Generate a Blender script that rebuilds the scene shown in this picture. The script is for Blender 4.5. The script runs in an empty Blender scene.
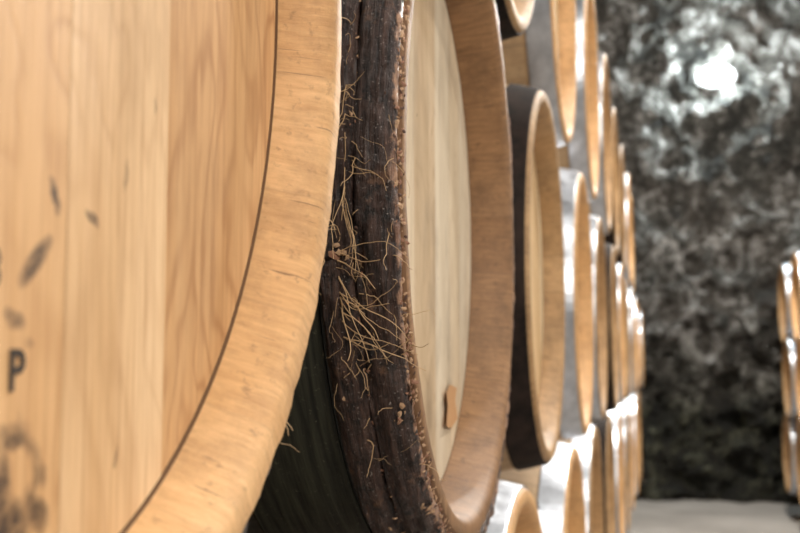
import bpy, math, random
from mathutils import Vector, Matrix, noise
random.seed(7)
scene=bpy.context.scene
col=scene.collection

# ------------------------------------------------------------ node helpers
class NT:
    def __init__(s,name):
        m=bpy.data.materials.new(name); m.use_nodes=True
        s.m=m; s.t=m.node_tree; s.t.nodes.clear()
        s.out=s.n('ShaderNodeOutputMaterial'); s.b=s.n('ShaderNodeBsdfPrincipled')
        s.t.links.new(s.b.outputs[0],s.out.inputs[0])
    def n(s,ty,**k):
        nd=s.t.nodes.new(ty)
        for a,v in k.items(): setattr(nd,a,v)
        return nd
    def put(s,inp,v):
        if isinstance(v,bpy.types.NodeSocket): s.t.links.new(v,inp)
        elif v is not None:
            inp.default_value=v
    def math(s,op,a,b=None,c=None,clamp=False):
        nd=s.n('ShaderNodeMath',operation=op); nd.use_clamp=clamp
        s.put(nd.inputs[0],a)
        if b is not None: s.put(nd.inputs[1],b)
        if c is not None: s.put(nd.inputs[2],c)
        return nd.outputs[0]
    def coord(s): return s.n('ShaderNodeTexCoord').outputs['Object']
    def mapp(s,v,sc,loc=(0,0,0),rot=(0,0,0)):
        nd=s.n('ShaderNodeMapping'); s.put(nd.inputs[0],v)
        nd.inputs['Scale'].default_value=sc; nd.inputs['Location'].default_value=loc; nd.inputs['Rotation'].default_value=rot
        return nd.outputs[0]
    def noise(s,v,scale=5,detail=4,rough=.55,dist=0):
        nd=s.n('ShaderNodeTexNoise'); s.put(nd.inputs['Vector'],v)
        nd.inputs['Scale'].default_value=scale; nd.inputs['Detail'].default_value=detail
        nd.inputs['Roughness'].default_value=rough; nd.inputs['Distortion'].default_value=dist
        return nd.outputs[0]
    def ramp(s,f,stops):
        nd=s.n('ShaderNodeValToRGB'); s.put(nd.inputs[0],f)
        e=nd.color_ramp.elements
        while len(e)<len(stops): e.new(.5)
        for i,(p,c) in enumerate(stops):
            e[i].position=p; e[i].color=(c[0],c[1],c[2],1) if not isinstance(c,float) else (c,c,c,1)
        return nd.outputs[0]
    def mix(s,f,a,b,mode='MIX'):
        nd=s.n('ShaderNodeMix',data_type='RGBA',blend_type=mode)
        s.put(nd.inputs[0],f)
        s.put(nd.inputs[6],a if isinstance(a,bpy.types.NodeSocket) else (*a,1))
        s.put(nd.inputs[7],b if isinstance(b,bpy.types.NodeSocket) else (*b,1))
        return nd.outputs[2]
    def attr(s,name):
        return s.n('ShaderNodeAttribute',attribute_name=name).outputs['Fac']
    def bump(s,h,st=.3,d=.002):
        nd=s.n('ShaderNodeBump'); s.put(nd.inputs['Height'],h)
        nd.inputs['Strength'].default_value=st; nd.inputs['Distance'].default_value=d
        s.t.links.new(nd.outputs[0],s.b.inputs['Normal'])
    def fin(s,c,rough=.6,metal=0.):
        s.put(s.b.inputs['Base Color'],c if isinstance(c,bpy.types.NodeSocket) else (*c,1))
        s.put(s.b.inputs['Roughness'],rough); s.put(s.b.inputs['Metallic'],metal)
        return s.m

def mat_head(name,light,dark,stains=0,off=0.0,grain=1.0,soilk=.45):
    s=NT(name); co=s.coord(); tint=s.attr('tint')
    cmb=s.n('ShaderNodeCombineXYZ'); s.put(cmb.inputs[2],s.math('MULTIPLY',tint,9.0)); s.put(cmb.inputs[0],off)
    va=s.n('ShaderNodeVectorMath',operation='ADD'); s.put(va.inputs[0],co); s.put(va.inputs[1],cmb.outputs[0])
    v=va.outputs[0]
    fine=s.noise(s.mapp(v,(1,300,11)),1.0,6,.65)
    med=s.noise(s.mapp(v,(1,30,2.2)),1.0,5,.6,.8)
    warp=s.noise(s.mapp(v,(1,11,4.2)),1.0,3,.5,.5)
    rings=s.math('SINE',s.math('MULTIPLY_ADD',fine,2.4,s.math('MULTIPLY',warp,95.0)))
    rings=s.math('POWER',s.math('MULTIPLY_ADD',rings,.5,.5),4.0)
    patch=s.ramp(s.noise(s.mapp(v,(1,9,2.5)),1.0,2,.5),[(.38,.35),(.58,1.0)])
    c=s.mix(s.ramp(med,[(.3,(0,0,0)),(.72,(1,1,1))]),dark,light)
    dk=(dark[0]*.60,dark[1]*.47,dark[2]*.36)
    pk=s.ramp(tint,[(.0,1.0),(.25,1.0),(.4,.50),(1,.35)])
    c=s.mix(s.math('MULTIPLY',s.math('MULTIPLY',s.math('MULTIPLY',rings,patch),.72*grain),pk),c,dk)
    c=s.mix(s.math('MULTIPLY',s.ramp(fine,[(.35,1.0),(.55,0.0)]),.42*grain),c,dk)
    c=s.mix(1.0,c,s.ramp(tint,[(0,(.78,.66,.53)),(.5,(.95,.88,.78)),(1,(1.0,1.0,1.0))]),'MULTIPLY')
    soil=s.noise(s.mapp(co,(1,10,6),(4,2,off)),1.0,5,.65)
    c=s.mix(s.math('MULTIPLY',s.ramp(soil,[(.50,0.0),(.72,1.0)]),soilk),c,(dark[0]*.5,dark[1]*.45,dark[2]*.42))
    sep=s.n('ShaderNodeSeparateXYZ'); s.put(sep.inputs[0],co)
    if stains:
        wn=s.noise(co,90,4,.6); wob=s.math('MULTIPLY_ADD',wn,.016,-.008)
        total=None
        if stains==1:
            L_=[(.038,-.139,.014,.0040,.75,.9),(.048,-.118,.0026,.0070,.5,.95),(.071,-.122,.0024,.0055,1.0,.75),
                (.028,-.156,.007,.0030,-.2,.8),(.036,-.163,.003,.002,.1,.4),(.093,-.105,.0018,.006,.0,.35),(.115,-.075,.0012,.004,.0,.5),
                (.028,-.216,.013,.011,.3,1.0),(.042,-.211,.010,.006,-.9,.9),(.030,-.190,.009,.0035,.2,.85),(.024,-.203,.006,.012,.0,.9),(.044,-.200,.003,.006,.5,.6),(.09,-.2,.001,.004,0,.5)]
        else:
            L_=[(-.10,.02,.0015,.003,0,.8),(-.03,.08,.001,.002,.3,.8),(.06,-.05,.001,.002,.3,.8),(-.14,-.10,.002,.004,.3,.7),(.0,-.13,.0012,.002,0,.8),
                (.10,-.02,.003,.03,.1,.3),(.02,-.16,.02,.03,.3,.25),(-.06,-.10,.004,.05,.05,.25),(.07,.12,.004,.05,.0,.22),(.115,-.155,.02,.02,.0,.4)]
        for (y,z,a,b,ang,st) in L_:
            dy=s.math('ADD',s.math('SUBTRACT',sep.outputs[1],y),s.math('MULTIPLY',wob,.4)); dz=s.math('ADD',s.math('SUBTRACT',sep.outputs[2],z),s.math('MULTIPLY',wob,.4))
            ca,sa=math.cos(ang),math.sin(ang)
            u=s.math('ADD',s.math('MULTIPLY',dy,ca/a),s.math('MULTIPLY',dz,sa/a))
            w=s.math('SUBTRACT',s.math('MULTIPLY',dz,ca/b),s.math('MULTIPLY',dy,sa/b))
            d=s.math('ADD',s.math('MULTIPLY',u,u),s.math('MULTIPLY',w,w))
            f=s.math('MULTIPLY',s.ramp(d,[(.20,1.0),(1.0,0.0)]),st)
            total=f if total is None else s.math('MAXIMUM',total,f)
        if stains==1:
            dy=s.math('SUBTRACT',sep.outputs[1],.030); dz=s.math('SUBTRACT',sep.outputs[2],-.202)
            r=s.math('SQRT',s.math('ADD',s.math('MULTIPLY',dy,dy),s.math('MULTIPLY',s.math('MULTIPLY',dz,dz),.7)))
            r=s.math('ADD',r,s.math('MULTIPLY',wob,.8))
            ring=s.ramp(s.math('ABSOLUTE',s.math('SUBTRACT',r,.0125)),[(0.0,1.0),(.004,0.0)])
            total=s.math('MAXIMUM',total,s.math('MULTIPLY',ring,.7))
        gr=s.noise(co,260,3,.7)
        total=s.math('MULTIPLY',total,s.ramp(gr,[(.32,.55),(.56,1.0)]))
        c=s.mix(total,c,(.065,.038,.023))
    s.bump(s.math('ADD',fine,s.math('MULTIPLY',rings,-.3)),.3,.0008)
    return s.fin(c,.55)

def stave_angle(s,co,n):
    sep=s.n('ShaderNodeSeparateXYZ'); s.put(sep.inputs[0],co)
    a=s.math('ARCTAN2',sep.outputs[1],sep.outputs[2])
    fr=s.math('FRACT',s.math('MULTIPLY_ADD',a,n/(2*math.pi),n))
    return s.math('MINIMUM',fr,s.math('SUBTRACT',1.0,fr)),a,sep

def mat_stave(name,light,dark,n=26,end=False,seam=.6,tv=.82,soil=.4,cracks=0.0):
    s=NT(name); co=s.coord(); tint=s.attr('tint')
    edge,a,sep=stave_angle(s,co,n)
    cmb=s.n('ShaderNodeCombineXYZ')
    if end:
        rad_=s.math('SQRT',s.math('ADD',s.math('MULTIPLY',sep.outputs[1],sep.outputs[1]),s.math('MULTIPLY',sep.outputs[2],sep.outputs[2])))
        s.put(cmb.inputs[0],s.math('MULTIPLY',a,62.0)); s.put(cmb.inputs[1],s.math('MULTIPLY',rad_,30.0)); s.put(cmb.inputs[2],s.math('MULTIPLY_ADD',tint,7.0,s.math('MULTIPLY',sep.outputs[0],30.0)))
    else:
        s.put(cmb.inputs[0],s.math('MULTIPLY',a,40.0)); s.put(cmb.inputs[1],s.math('MULTIPLY',sep.outputs[0],5.0)); s.put(cmb.inputs[2],s.math('MULTIPLY',tint,7.0))
    f=s.noise(cmb.outputs[0],1.2,7,.72)
    big=s.noise(co,18,6,.7)
    sp=s.noise(co,150,4,.7)
    c=s.mix(s.ramp(f,[(.3,(0,0,0)),(.7,(1,1,1))]),dark,light)
    c=s.mix(s.math('MULTIPLY',s.ramp(big,[(.46,0.0),(.66,1.0)]),soil),c,tuple(x*.55 for x in dark))
    c=s.mix(s.math('MULTIPLY',s.ramp(sp,[(.58,0.0),(.70,1.0)]),soil),c,tuple(x*.45 for x in dark))
    c=s.mix(1.0,c,s.ramp(tint,[(0,(tv,tv-.04,tv-.10)),(1,(1,1,1))]),'MULTIPLY')
    if cracks:
        cc=s.n('ShaderNodeCombineXYZ'); s.put(cc.inputs[0],s.math('MULTIPLY',a,150.0)); s.put(cc.inputs[1],s.math('MULTIPLY',rad_,22.0)); s.put(cc.inputs[2],s.math('MULTIPLY',sep.outputs[0],22.0))
        cr=s.noise(cc.outputs[0],1.0,2,.5)
        c=s.mix(s.math('MULTIPLY',s.ramp(cr,[(.70,0.0),(.74,1.0)]),cracks),c,(.16,.08,.035))
    c=s.mix(s.math('MULTIPLY',s.ramp(edge,[(.006,1.0),(.022,0.0)]),seam),c,(.05,.03,.02))
    s.bump(s.math('ADD',f,s.math('MULTIPLY',sp,.5)),.5,.001)
    return s.fin(c,.6)

def mat_metal(name,c1,c2,rough=.4,metal=.9,spec=.5):
    s=NT(name); co=s.coord()
    f=s.noise(co,25,5,.65); g=s.noise(co,160,3,.6)
    c=s.mix(s.ramp(f,[(.35,(0,0,0)),(.68,(1,1,1))]),c1,c2)
    s.bump(g,.2,.0006)
    s.b.inputs['Specular IOR Level'].default_value=spec
    return s.fin(c,s.math('MULTIPLY_ADD',f,.35,rough-.15),metal)

def mat_bark():
    s=NT('chestnut_bark'); co=s.coord()
    edge,a,sep=stave_angle(s,co,26)
    cmb=s.n('ShaderNodeCombineXYZ'); s.put(cmb.inputs[0],s.math('MULTIPLY',a,9.0)); s.put(cmb.inputs[1],s.math('MULTIPLY',sep.outputs[0],300.0))
    f=s.noise(cmb.outputs[0],1.0,7,.68,.3); g=s.noise(co,520,2,.6); b=s.noise(co,42,6,.7); h=s.noise(s.mapp(co,(1,1,1),(5,5,5)),75,6,.7)
    c=s.mix(s.ramp(f,[(.38,(0,0,0)),(.64,(1,1,1))]),(.014,.008,.007),(.098,.054,.040))
    c=s.mix(s.ramp(b,[(.60,0.0),(.67,.65)]),c,(.20,.105,.06))
    c=s.mix(s.ramp(h,[(.37,.9),(.46,0.0)]),c,(.006,.005,.0045))
    c=s.mix(s.ramp(g,[(.65,0.0),(.71,.7)]),c,(.42,.36,.32))
    ex=s.math('ADD',sep.outputs[0],s.math('MULTIPLY_ADD',h,.012,-.006))
    ex=s.math('ADD',ex,s.math('MULTIPLY_ADD',b,.016,-.008))
    ef=s.ramp(s.math('MULTIPLY_ADD',ex,100.0,.5),[(.28,0.0),(.46,1.0)])
    wood=s.mix(s.ramp(f,[(.4,(0,0,0)),(.6,(1,1,1))]),(.16,.075,.045),(.50,.30,.19))
    c=s.mix(ef,c,wood)
    s.bump(s.math('ADD',s.math('MULTIPLY',f,1.4),h),1.0,.003)
    return s.fin(c,.42)

def mat_mould():
    s=NT('mouldy_band'); co=s.coord()
    edge,a,sep=stave_angle(s,co,26)
    cmb=s.n('ShaderNodeCombineXYZ'); s.put(cmb.inputs[0],s.math('MULTIPLY',a,4.0)); s.put(cmb.inputs[1],s.math('MULTIPLY',sep.outputs[0],200.0))
    f=s.noise(cmb.outputs[0],1.0,4,.6); g=s.noise(co,220,4,.7)
    c=s.mix(s.ramp(f,[(.35,(0,0,0)),(.65,(1,1,1))]),(.008,.0085,.006),(.036,.037,.024))
    c=s.mix(s.ramp(g,[(.62,0.0),(.72,.6)]),c,(.14,.13,.09))
    s.bump(f,.4,.001)
    s.b.inputs['Specular IOR Level'].default_value=.25
    return s.fin(c,.65)

M={}
M['head1']=mat_head('oak_head_honey',(.87,.615,.365),(.69,.43,.21),1)
M['head2']=mat_head('oak_head_pale',(.76,.66,.51),(.58,.475,.335),2,3.3,.7,.75)
M['head3']=mat_head('oak_head_cream',(.86,.71,.48),(.70,.51,.29),0,7.1,.7,.6)
M['end1']=mat_stave('oak_chime_light',(.85,.53,.255),(.60,.335,.14),end=True,seam=.10,tv=.88,soil=.55,cracks=.7)
M['end3']=mat_stave('oak_chime_tan',(.60,.38,.185),(.36,.21,.09),end=True,seam=.3,soil=.7,cracks=.6)
M['end2']=mat_stave('oak_chime_aged',(.40,.22,.10),(.21,.108,.046),end=True,seam=.18,soil=.65,cracks=.7)
M['stave1']=mat_stave('oak_stave_light',(.72,.53,.33),(.52,.35,.2))
M['stave2']=mat_stave('oak_stave_mouldy',(.045,.042,.030),(.013,.013,.010))
M['bark']=mat_bark(); M['mould']=mat_mould()
M['iron']=mat_metal('hoop_dark_iron',(.010,.008,.007),(.045,.030,.024),.8,.0,.15)
M['zinc']=mat_metal('hoop_galvanised',(.40,.42,.46),(.66,.69,.74),.32,.9)
M['gap']=NT('croze_shadow_dirt').fin((.16,.08,.036),.9)

# ------------------------------------------------------------ barrel mesh
L=.95; RB=.32
class MB:
    def __init__(s): s.v=[];s.f=[];s.m=[];s.t=[];s.sm=[]
    def revolve(s,prof,mats,seg,nst=26,closed=False,fn=None,smooth=True,rnd=None):
        k=len(prof); base=len(s.v)
        for i in range(seg):
            a=2*math.pi*i/seg
            for j,(x,r) in enumerate(prof):
                if fn: x,r=fn(a,j,x,r)
                s.v.append((x,r*math.sin(a),r*math.cos(a)))
        for i in range(seg):
            st=int((i+.5)/seg*nst); ii=(i+1)%seg
            for j in range(k if closed else k-1):
                jj=(j+1)%k
                s.f.append((base+i*k+j,base+ii*k+j,base+ii*k+jj,base+i*k+jj))
                s.m.append(mats[j] if isinstance(mats,list) else mats)
                s.t.append(rnd[st] if rnd else .5); s.sm.append(smooth)
    def head(s,x,r,edges,mat,tints,flip=False,gapmat=0,gap=.00004):
        for p in range(len(edges)-1):
            y0=max(edges[p],-r)+gap; y1=min(edges[p+1],r)-gap
            t0=math.asin(max(-1,y0/r)); t1=math.asin(min(1,y1/r)); n=14
            xx=x+random.uniform(-.0002,.0002); base=len(s.v)
            for i in range(n+1):
                y=r*math.sin(t0+(t1-t0)*i/n); z=math.sqrt(max(1e-9,r*r-y*y))
                s.v.append((xx,y,-z)); s.v.append((xx,y,z))
            for i in range(n):
                q=(base+2*i,base+2*i+2,base+2*i+3,base+2*i+1)
                s.f.append(q if not flip else q[::-1]); s.m.append(mat); s.t.append(tints[p]); s.sm.append(False)
        base=len(s.v); n=64
        xb=x-.002 if not flip else x+.002
        for i in range(n):
            a=2*math.pi*i/n; s.v.append((xb,r*1.03*math.sin(a),r*1.03*math.cos(a)))
        f=tuple(range(base,base+n)); s.f.append(f if flip else f[::-1]); s.m.append(gapmat); s.t.append(.5); s.sm.append(False)
    def mesh(s,name,mats):
        me=bpy.data.meshes.new(name); me.from_pydata(s.v,[],s.f); 
        for m in mats: me.materials.append(m)
        me.polygons.foreach_set('material_index',s.m); me.polygons.foreach_set('use_smooth',s.sm)
        at=me.attributes.new('tint','FLOAT','FACE'); at.data.foreach_set('value',s.t)
        me.update(); return me

def radf(RE): return lambda x: RE+(RB-RE)*(1-((x+L/2)/(L/2))**2)
def barrel_mesh(name,head,end,stave,hoop,chest=0,seg=104,edges=None,tints=None,seed=1,RE=.266,rec=.034,groove=.0010,dirt=.0006):
    random.seed(seed); rad=radf(RE)
    b=MB(); rnd=[random.random() for _ in range(27)]
    ri=RE-.0295
    front=[(-rec-.011,ri-.001),(-rec+dirt,ri+.0002),(-.006,RE-.020),(-.0015,RE-.0165),(0,RE-.014),(0,RE-.0035),(-.0018,RE-.0010),(-.005,rad(-.005))]
    xs=[-.005-(L-.010)*i/28 for i in range(1,28)]
    body=[(x,rad(x)) for x in xs]
    back=[(-L-x,r) for x,r in reversed(front)]
    prof=front+body+back
    mats=[4]+[1]*(len(front)-2)+[2]*(len(body)+1)+[1]*(len(back)-1)
    if seg>150: mats[5]=4; mats[6]=4
    def fnb(a,j,x,r):
        if seg>150 and 2<=j<=6:
            n1=noise.noise(Vector((math.cos(a)*30,math.sin(a)*30,j))); return x+n1*.0008,r+n1*.0007
        return x,r
    b.revolve(prof,mats,seg,rnd=rnd,smooth=True,fn=fnb)
    if edges is None:
        w=.49/7; edges=[-.245+w*i+ (random.uniform(-.012,.012) if 0<i<7 else 0) for i in range(8)]
    if tints is None: tints=[random.random() for _ in edges]
    hr=ri-groove
    b.head(-rec,hr,edges,0,tints,gapmat=4)
    b.revolve([(-rec,hr),(-rec-.004,hr+.0012)],4,seg)
    b.head(-L+rec,ri-.001,edges,0,tints,flip=True,gapmat=4)
    def flat(x0,x1,t,mat=3):
        pr=[(x0,rad(x0)-.001),(x0,rad(x0)+t),(x0-.0015,rad(x0)+t+.0006),(x1+.0015,rad(x1)+t+.0006),(x1,rad(x1)+t),(x1,rad(x1)-.001)]
        b.revolve(pr,mat,seg,smooth=False)
    if chest:
        if chest==2: hoops=[(-.0150,.0140,.0145,1),(-.0385,.0120,.0135,5)]
        else: hoops=[(-.0185,.0125,.010,1),(-.0415,.0115,.010,5)]
        for (xc,hw,h,sd) in hoops:
            K=24; pr=[]
            for j in range(K):
                t=2*math.pi*j/K
                pr.append((xc+hw*math.cos(t),rad(xc)+h*.30+h*.75*math.sin(t)))
            def fn(a,j,x,r,xc=xc,sd=sd):
                n1=noise.noise(Vector((math.cos(a)*5,math.sin(a)*5,j*.8+sd*7)))
                n2=noise.noise(Vector((math.cos(a)*22,math.sin(a)*22,j*1.0+sd*3)))
                n3=noise.noise(Vector((math.cos(a)*3,math.sin(a)*3,sd*2.)))
                n4=noise.noise(Vector((math.cos(a)*70,math.sin(a)*70,j*1.2+sd)))
                # torn-out hollows in the bark
                n5=noise.noise(Vector((math.cos(a)*14,math.sin(a)*14,j*.35+sd*5)))
                pit=-.0028*max(0,n5-.28)/.3
                return x+n3*.002+n2*.0013+n4*.0006, r+n1*.0046+n2*.0022+n3*.002+n4*.0007+pit
            b.revolve(pr,5,1000,closed=True,fn=fn)
        flat(-.053,-.125,.0022,6)
    else:
        flat(-.005,-.046,.0022)
        flat(-.118,-.152,.002)
    flat(-.30,-.338,.002); flat(-.612,-.65,.002); flat(-.798,-.832,.002); flat(-.904,-.945,.0022)
    return b.mesh(name,[M[head],M[end],M[stave],M[hoop],M['gap'],M['bark'],M['mould']])

R1=.275; R2=.271
me1=barrel_mesh('barrel_honey','head1','end1','stave1','iron',1,208,[-.245,-.17,-.09,-.02,.055,.126,.245],[.3,.6,.5,.42,1.0,.10],seed=3,RE=R1,rec=.025,groove=.0018,dirt=.0006)
me2=barrel_mesh('barrel_chestnut','head2','end2','stave2','iron',2,208,seed=5,RE=R2,rec=.042)
me3=barrel_mesh('barrel_iron','head3','end3','stave1','iron',seed=8)
me4=barrel_mesh('barrel_zinc','head3','end1','stave1','zinc',seed=9)
me5=barrel_mesh('barrel_zinc_b','head1','end3','stave1','zinc',seed=12)

def add(me,name,loc,rot=(0,0,0)):
    o=bpy.data.objects.new(name,me); col.objects.link(o); o.location=loc; o.rotation_euler=rot; return o
def barrel(me,x,y,z,ax=0,rz=0): return add(me,'wine_barrel',(x,y,z),(ax,0,rz))

b1=barrel(me1,0,.255,1.17)
b2=barrel(me2,0,.930,1.130)
mid=[(me3,1.63),(me4,2.33)]
y=3.03; pool=[me5,me3,me4,me3,me5,me4,me3,me4]
for i,m in enumerate(pool): mid.append((m,y+.7*i))
random.seed(21)
for m,y in mid: barrel(m,.0042*(y-1.6)+random.uniform(-.004,.004),y,1.133,random.uniform(-.25,.25))
low=[me4,me5,me4,me4,me5,me3,me4,me5,me4,me4,me3]
ly=[-.09,.59,1.28]+[1.98+.7*i for i in range(8)]
for m,y in zip(low,ly): barrel(m,.0042*max(0,y-1.6)+random.uniform(-.004,.004),y,.597,random.uniform(-.2,.2))
top=[me5,me3,me3,me4,me4,me5,me3,me3,me4,me5]
for m,y in zip(top,[-.09,.575,1.235]+[1.98+.7*i for i in range(7)]): barrel(m,.0042*max(0,y-1.6)+random.uniform(-.004,.004),y,1.669+(.035 if y<1 else 0)-(.014 if 1<y<1.5 else 0),random.uniform(-.2,.2))
barrel(me5,0,-.42,1.17)
for tz,ys in [(1.43,(7.95,7.18,6.41)),(.935,(7.815,7.045,6.275)),(.44,(7.95,7.18,6.41))]:
    for y in ys: barrel(random.choice([me4,me5]),.955,y,tz,random.uniform(-.2,.2),math.pi)

# ------------------------------------------------------------ stamped letters
s=NT('branding_ink'); ink=s.fin((.04,.028,.02),.8)
def stamp(txt,y,z,size):
    cu=bpy.data.curves.new('stamp','FONT'); cu.body=txt; cu.size=size; cu.extrude=.00015; cu.offset=.0003; cu.materials.append(ink)
    o=bpy.data.objects.new('stamped_letter',cu); col.objects.link(o); o.parent=b1
    o.location=(-.0245,y,z); o.rotation_euler=(math.pi/2,0,math.pi/2)
stamp('P',.0250,-.1762,.0165); stamp('8',.0118,-.148,.0160); stamp('R',.0085,-.1760,.0160)

# ------------------------------------------------------------ fibres, flakes (local to each barrel)
fs=NT('dry_willow_fibre'); fm=fs.fin((.58,.38,.20),.7)
def newcurve(name,parent):
    cu=bpy.data.curves.new(name,'CURVE'); cu.dimensions='3D'; cu.bevel_depth=.00026; cu.bevel_resolution=1; cu.materials.append(fm)
    o=bpy.data.objects.new(name,cu); col.objects.link(o); o.parent=parent; return cu
cu=newcurve('willow_fibres',b2)
random.seed(4)
def fibre(cu,p,d,ln,curl,droop,r):
    n=12; sp=cu.splines.new('POLY'); sp.points.add(n-1); q=Vector(p); d=Vector(d).normalized()
    for i in range(n):
        sp.points[i].co=(*q,1); sp.points[i].radius=r*(1-.6*i/n)
        d=(d+Vector((random.gauss(0,curl),random.gauss(0,curl),random.gauss(0,curl)-droop))).normalized()
        q=q+d*ln/n
rad=radf(R2)
def hoop_pt(ang,x,extra=0):
    r=rad(x)+.0145+extra
    return (x,-r*math.cos(ang),r*math.sin(ang))
for i in range(64):
    a=random.choice([random.gauss(-.28,.12),random.uniform(-.75,.12),random.gauss(-.42,.07),random.gauss(-.02,.12)])
    x=random.choice([-.027,-.027,-.032,-.004,-.042])+random.uniform(-.003,.003)
    fibre(cu,hoop_pt(a,x,-.003),(random.uniform(-.3,.9),-.30,random.uniform(-1,.6)),random.uniform(.008,.040),.26,.05,random.uniform(.5,1.4))
for i in range(10):
    a=random.uniform(-.15,.14)
    fibre(cu,hoop_pt(a,-.030),(random.uniform(-.2,.35),-.14,-1),random.uniform(.04,.085),.13,.03,random.uniform(.8,1.5))
for i in range(14):
    fibre(cu,hoop_pt(-.30+random.uniform(-.10,.10),-.036),(random.uniform(.3,1),-.22,random.uniform(-.9,.1)),random.uniform(.035,.068),.15,.03,random.uniform(1,2.0))
for i in range(14):
    fibre(cu,hoop_pt(random.uniform(.0,.30),-.030),(random.uniform(-.2,.9),-.3,random.uniform(-.8,.8)),random.uniform(.006,.022),.25,.03,random.uniform(.7,1.3))
cu1=newcurve('hoop_splinters',b1); rr=radf(R1)
for i in range(22):
    a=random.choice([random.uniform(-.25,-1.1),random.gauss(-.75,.05)]); x=random.uniform(-.03,-.006); r=rr(x)+.004
    fibre(cu1,(x,r*math.cos(a),r*math.sin(a)),(random.uniform(.1,.7),math.cos(a),math.sin(a)+random.uniform(-.3,.3)),random.uniform(.008,.022),.22,.03,random.uniform(.7,1.6))

fl=MB(); random.seed(11)
def flake(c,n,size,mat,asp=.55):
    n=Vector(n).normalized(); u=n.orthogonal().normalized(); u.rotate(Matrix.Rotation(random.uniform(0,6.28),3,n)); w=n.cross(u)
    base=len(fl.v); k=7
    for i in range(k):
        a=2*math.pi*i/k; rr=size*random.uniform(.45,1.15)
        p=Vector(c)+u*math.cos(a)*rr+w*math.sin(a)*rr*asp+n*random.uniform(-.1,.5)*size*.6
        fl.v.append(tuple(p))
    fl.v.append(tuple(Vector(c)+n*size*.3))
    for i in range(k):
        fl.f.append((base+i,base+(i+1)%k,base+k)); fl.m.append(mat); fl.t.append(.5); fl.sm.append(False)
for i in range(700):
    a=random.uniform(-1.5,.75); x=random.uniform(-.003,.002); r=R2+random.uniform(-.001,.012)
    flake((x,-r*math.cos(a),r*math.sin(a)),(.8,-math.cos(a)*.6,math.sin(a)*.6),random.uniform(.0007,.0028),random.choice([0,0,1,1,2]))
for i in range(120):
    a=random.uniform(-1.5,.7); x=-.0265+random.uniform(-.002,.002); r=rad(x)+random.uniform(.006,.011)
    flake((x,-r*math.cos(a),r*math.sin(a)),(.3,-math.cos(a),math.sin(a)),random.uniform(.0008,.0024),random.choice([0,1,2,2]))
for i in range(30):
    a=random.uniform(-1.4,.7); x=random.uniform(-.045,-.004); r=rad(x)+.0150
    flake((x,-r*math.cos(a),r*math.sin(a)),(.1,-math.cos(a),math.sin(a)),random.uniform(.001,.003),random.choice([0,1,2]))
for a,x,n_ in [(.40,-.008,14),(.44,-.010,8),(-.58,-.010,5),(-1.05,-.008,9),(-.9,-.004,7),(-.20,-.034,4)]:
    r=rad(x)+.0150
    for q in range(n_): 
        a2=a+random.uniform(-.022,.022); flake((x+random.uniform(-.004,.004),-r*math.cos(a2),r*math.sin(a2)),(.6,-math.cos(a),math.sin(a)),random.uniform(.002,.0045),random.choice([0,0,1]),.6)
fm1=NT('bark_splinter_tan').fin((.46,.29,.17),.8); fm2=NT('bark_splinter_rust').fin((.28,.14,.085),.8); fm3=NT('bark_splinter_dark').fin((.09,.045,.03),.8)
fme=fl.mesh('bark_flakes',[fm1,fm2,fm3]); f2=add(fme,'bark_flakes',(0,0,0)); f2.parent=b2
# torn label scrap on the head of barrel 2
v=[];f=[];pts=[(-.036,-.018),(.004,-.022),(.026,-.014),(.018,.004),(.024,.015),(-.002,.019),(-.034,.012),(-.024,.0)]
for (py,pz) in pts: v.append((-.0405+.0026*abs(py)/.03,.108+py,-.164+pz))
v.append((-.0410,.108,-.164))
for i in range(8): f.append((i,(i+1)%8,8))
me=bpy.data.meshes.new('label_scrap'); me.from_pydata(v,[],f); me.materials.append(NT('old_label_paper').fin((.50,.27,.12),.7)); o=add(me,'label_scrap',(0,0,0)); o.parent=b2

# ------------------------------------------------------------ boxes / rack
def box(bm_v,bm_f,x0,x1,y0,y1,z0,z1):
    b=len(bm_v)
    for x in (x0,x1):
        for y in (y0,y1):
            for z in (z0,z1): bm_v.append((x,y,z))
    for f in [(0,1,3,2),(4,6,7,5),(0,4,5,1),(2,3,7,6),(0,2,6,4),(1,5,7,3)]: bm_f.append(tuple(b+i for i in f))
tm=NT('rack_timber'); co=tm.coord(); f=tm.noise(tm.mapp(co,(40,2,40)),1,5,.6)
tm.bump(f,.4,.003); timber=tm.fin(tm.mix(f,(.10,.06,.035),(.34,.22,.13)),.75)
def rack(xa,xb,y0,y1,ytop,centres):
    v=[];f=[]
    for x in (xa,xb):
        box(v,f,x-.045,x+.045,y0,y1,ytop-.09,ytop)
        yy=y0+.1
        while yy<y1: box(v,f,x-.07,x+.07,yy-.08,yy+.08,0,ytop-.09); yy+=1.3
        for c in centres:
            for sg in (-1,1):
                b=len(v); yc=c+sg*.15
                pts=[(yc-sg*.06,ytop),(yc+sg*.06,ytop),(yc+sg*.06,ytop+.055)]
                for xx in (x-.03,x+.03):
                    for p in pts: v.append((xx,p[0],p[1]))
                f.extend([(b,b+1,b+2),(b+3,b+5,b+4),(b,b+3,b+4,b+1),(b+1,b+4,b+5,b+2),(b+2,b+5,b+3,b)])
    me=bpy.data.meshes.new('barrel_rack'); me.from_pydata(v,[],f); me.materials.append(timber); me.update()
    return add(me,'barrel_rack',(0,0,0))
rack(-.22,-.73,-.5,7.4,.275,ly)
rack(.955+.22,.955+.73,6.0,8.35,.44-.322,(7.95,7.18,6.41))

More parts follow.
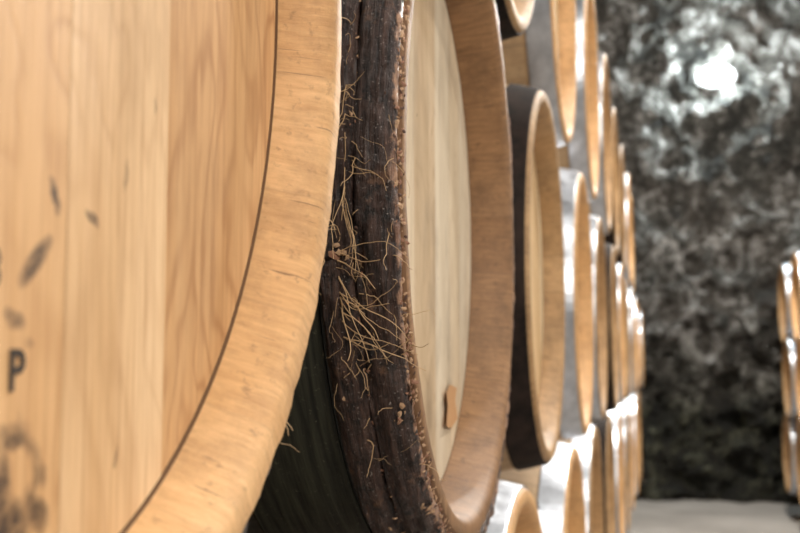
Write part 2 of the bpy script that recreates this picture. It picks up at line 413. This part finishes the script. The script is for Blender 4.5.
# ------------------------------------------------------------ rock cellar
r=NT('tufa_rock'); co=r.coord()
a=r.noise(co,1.4,4,.6,.4)
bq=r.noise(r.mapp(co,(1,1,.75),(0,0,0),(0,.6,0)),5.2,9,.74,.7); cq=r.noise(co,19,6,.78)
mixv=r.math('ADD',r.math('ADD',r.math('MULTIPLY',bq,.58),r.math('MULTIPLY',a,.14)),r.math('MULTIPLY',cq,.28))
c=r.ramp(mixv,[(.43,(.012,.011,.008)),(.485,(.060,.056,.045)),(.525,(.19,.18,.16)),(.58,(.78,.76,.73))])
c=r.mix(r.math('MULTIPLY',r.ramp(a,[(.45,0.0),(.6,1.0)]),.30),c,(.15,.115,.09))
sep=r.n('ShaderNodeSeparateXYZ'); r.put(sep.inputs[0],co)
hz=r.math('ADD',sep.outputs[2],r.math('MULTIPLY_ADD',a,1.6,-.8))
falloff_tint=r.ramp(r.math('MULTIPLY',hz,.3),[(.20,(.26,.27,.18)),(.44,(1,1,1))])  # lamp falloff painted into the rock, with an olive algae tint low down
c=r.mix(1.0,c,falloff_tint,'MULTIPLY')
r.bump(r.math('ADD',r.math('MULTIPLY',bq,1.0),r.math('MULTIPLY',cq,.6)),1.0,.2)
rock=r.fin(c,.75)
def rockpanel(name,org,du,dv,nu,nv,nrm,amp=.22):
    v=[];f=[]; org=Vector(org);du=Vector(du);dv=Vector(dv);nrm=Vector(nrm)
    for i in range(nu+1):
        for j in range(nv+1):
            p=org+du*i/nu+dv*j/nv
            t=noise.fractal(p*1.1,.9,2.1,5)*.7+ (.5-abs(noise.noise(p*3.1)))*.6+noise.fractal(p*5+Vector((3,1,2)),.7,2.,4)*.42
            v.append(tuple(p+nrm*t*amp))
    for i in range(nu):
        for j in range(nv):
            q=i*(nv+1)+j; f.append((q,q+nv+1,q+nv+2,q+1))
    me=bpy.data.meshes.new(name); me.from_pydata(v,[],f); me.materials.append(rock)
    me.polygons.foreach_set('use_smooth',[True]*len(f)); me.update(); return add(me,name,(0,0,0))
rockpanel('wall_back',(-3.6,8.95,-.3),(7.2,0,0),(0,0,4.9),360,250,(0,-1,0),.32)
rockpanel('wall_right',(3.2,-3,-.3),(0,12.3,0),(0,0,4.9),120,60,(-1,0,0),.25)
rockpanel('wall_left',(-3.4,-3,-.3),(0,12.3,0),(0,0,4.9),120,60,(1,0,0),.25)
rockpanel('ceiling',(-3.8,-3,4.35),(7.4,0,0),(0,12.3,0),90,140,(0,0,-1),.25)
g=NT('concrete_floor'); co=g.coord(); n1=g.noise(co,1.5,6,.6); n2=g.noise(co,30,4,.6)
g.bump(n2,.2,.004)
conc=g.fin(g.mix(g.ramp(n1,[(.35,(0,0,0)),(.65,(1,1,1))]),(.27,.245,.22),(.42,.39,.355)),.55)
v=[];f=[]; box(v,f,-3.8,3.6,-3,9.3,-.1,0)
me=bpy.data.meshes.new('floor'); me.from_pydata(v,[],f); me.materials.append(conc); me.update(); add(me,'floor',(0,0,0))

# ------------------------------------------------------------ lamps
em=NT('lamp_glass'); em.b.inputs['Emission Color'].default_value=(.74,.92,1,1); em.b.inputs['Emission Strength'].default_value=1.3; glass=em.fin((.9,.95,1),.3)
lm=NT('lamp_enamel').fin((.8,.8,.8),.4,.0)
def light(name,kind,loc,power,color,size=.2,target=None):
    ld=bpy.data.lights.new(name,kind); ld.energy=power; ld.color=color
    if kind=='AREA': ld.size=size
    else: ld.shadow_soft_size=size
    o=bpy.data.objects.new(name,ld); col.objects.link(o); o.location=loc
    if target: o.rotation_euler=(Vector(target)-Vector(loc)).to_track_quat('-Z','Y').to_euler()
    return o
lamp=MB()
lamp.revolve([(0,.0001),(0,.09),(-.02,.09),(-.02,.085)],0,32)
lamp.revolve([(-.02-.06*math.sin(t*math.pi/16),.085*math.cos(t*math.pi/16)+.0001) for t in range(9)],1,32)
lo=add(lamp.mesh('bulkhead_lamp',[lm,glass]),'bulkhead_lamp',(.60,8.80,3.23),(0,0,math.pi/2)); lo.scale=(1,1.7,1.0)
light('bulkhead_light','POINT',(.62,8.58,3.25),95,(.82,.95,1),.08)
for i,yy in enumerate((.9,3.3,6.2)):  # unseen pendants, added to brighten the stacks, back wall and floor
    sh=MB(); sh.revolve([(0,.012),(0,.03),(-.05,.05),(-.12,.17),(-.115,.165),(-.045,.04)],0,32)
    sh.revolve([(1.0,.006),(0,.006)],0,8)
    bl=[(-.06-.045*(1-math.cos(t*math.pi/8)),.045*math.sin(t*math.pi/8)+.0001) for t in range(9)]
    sh.revolve(bl,1,20)
    px=(1.1,.95,.75)[i]
    add(sh.mesh('added_pendant',[lm,glass]),'added_pendant',(px,yy,3.5),(0,-math.pi/2,0))
    light('added_pendant_fill','POINT',(px,yy,3.28),[80,240,430][i],(1,.95,.88),.10)
light('rear_fill_light','AREA',(1.5,-1.3,2.3),54,(1,.93,.84),.7,(0,.6,1.1))  # added area fill from behind the camera onto the near heads
light('side_fill_light','AREA',(2.4,1.6,1.7),22,(1,.95,.89),1.0,(0,1.4,1.1))  # added soft fill from the right, outside the view

w=bpy.data.worlds.new('World'); scene.world=w; w.use_nodes=True
w.node_tree.nodes['Background'].inputs[0].default_value=(1,.95,.90,1); w.node_tree.nodes['Background'].inputs[1].default_value=.22

# ------------------------------------------------------------ camera
cd=bpy.data.cameras.new('camera'); cam=bpy.data.objects.new('camera',cd); col.objects.link(cam)
cd.sensor_width=36; cd.lens=50.5; cd.clip_start=.02
cam.location=(.152,0,1.0)
cam.rotation_euler=(math.radians(90+5.17),0,math.radians(13.05))
cd.dof.use_dof=True; cd.dof.focus_distance=.62; cd.dof.aperture_fstop=12
scene.camera=cam
scene.view_settings.view_transform='Standard'
scene.view_settings.look='None'
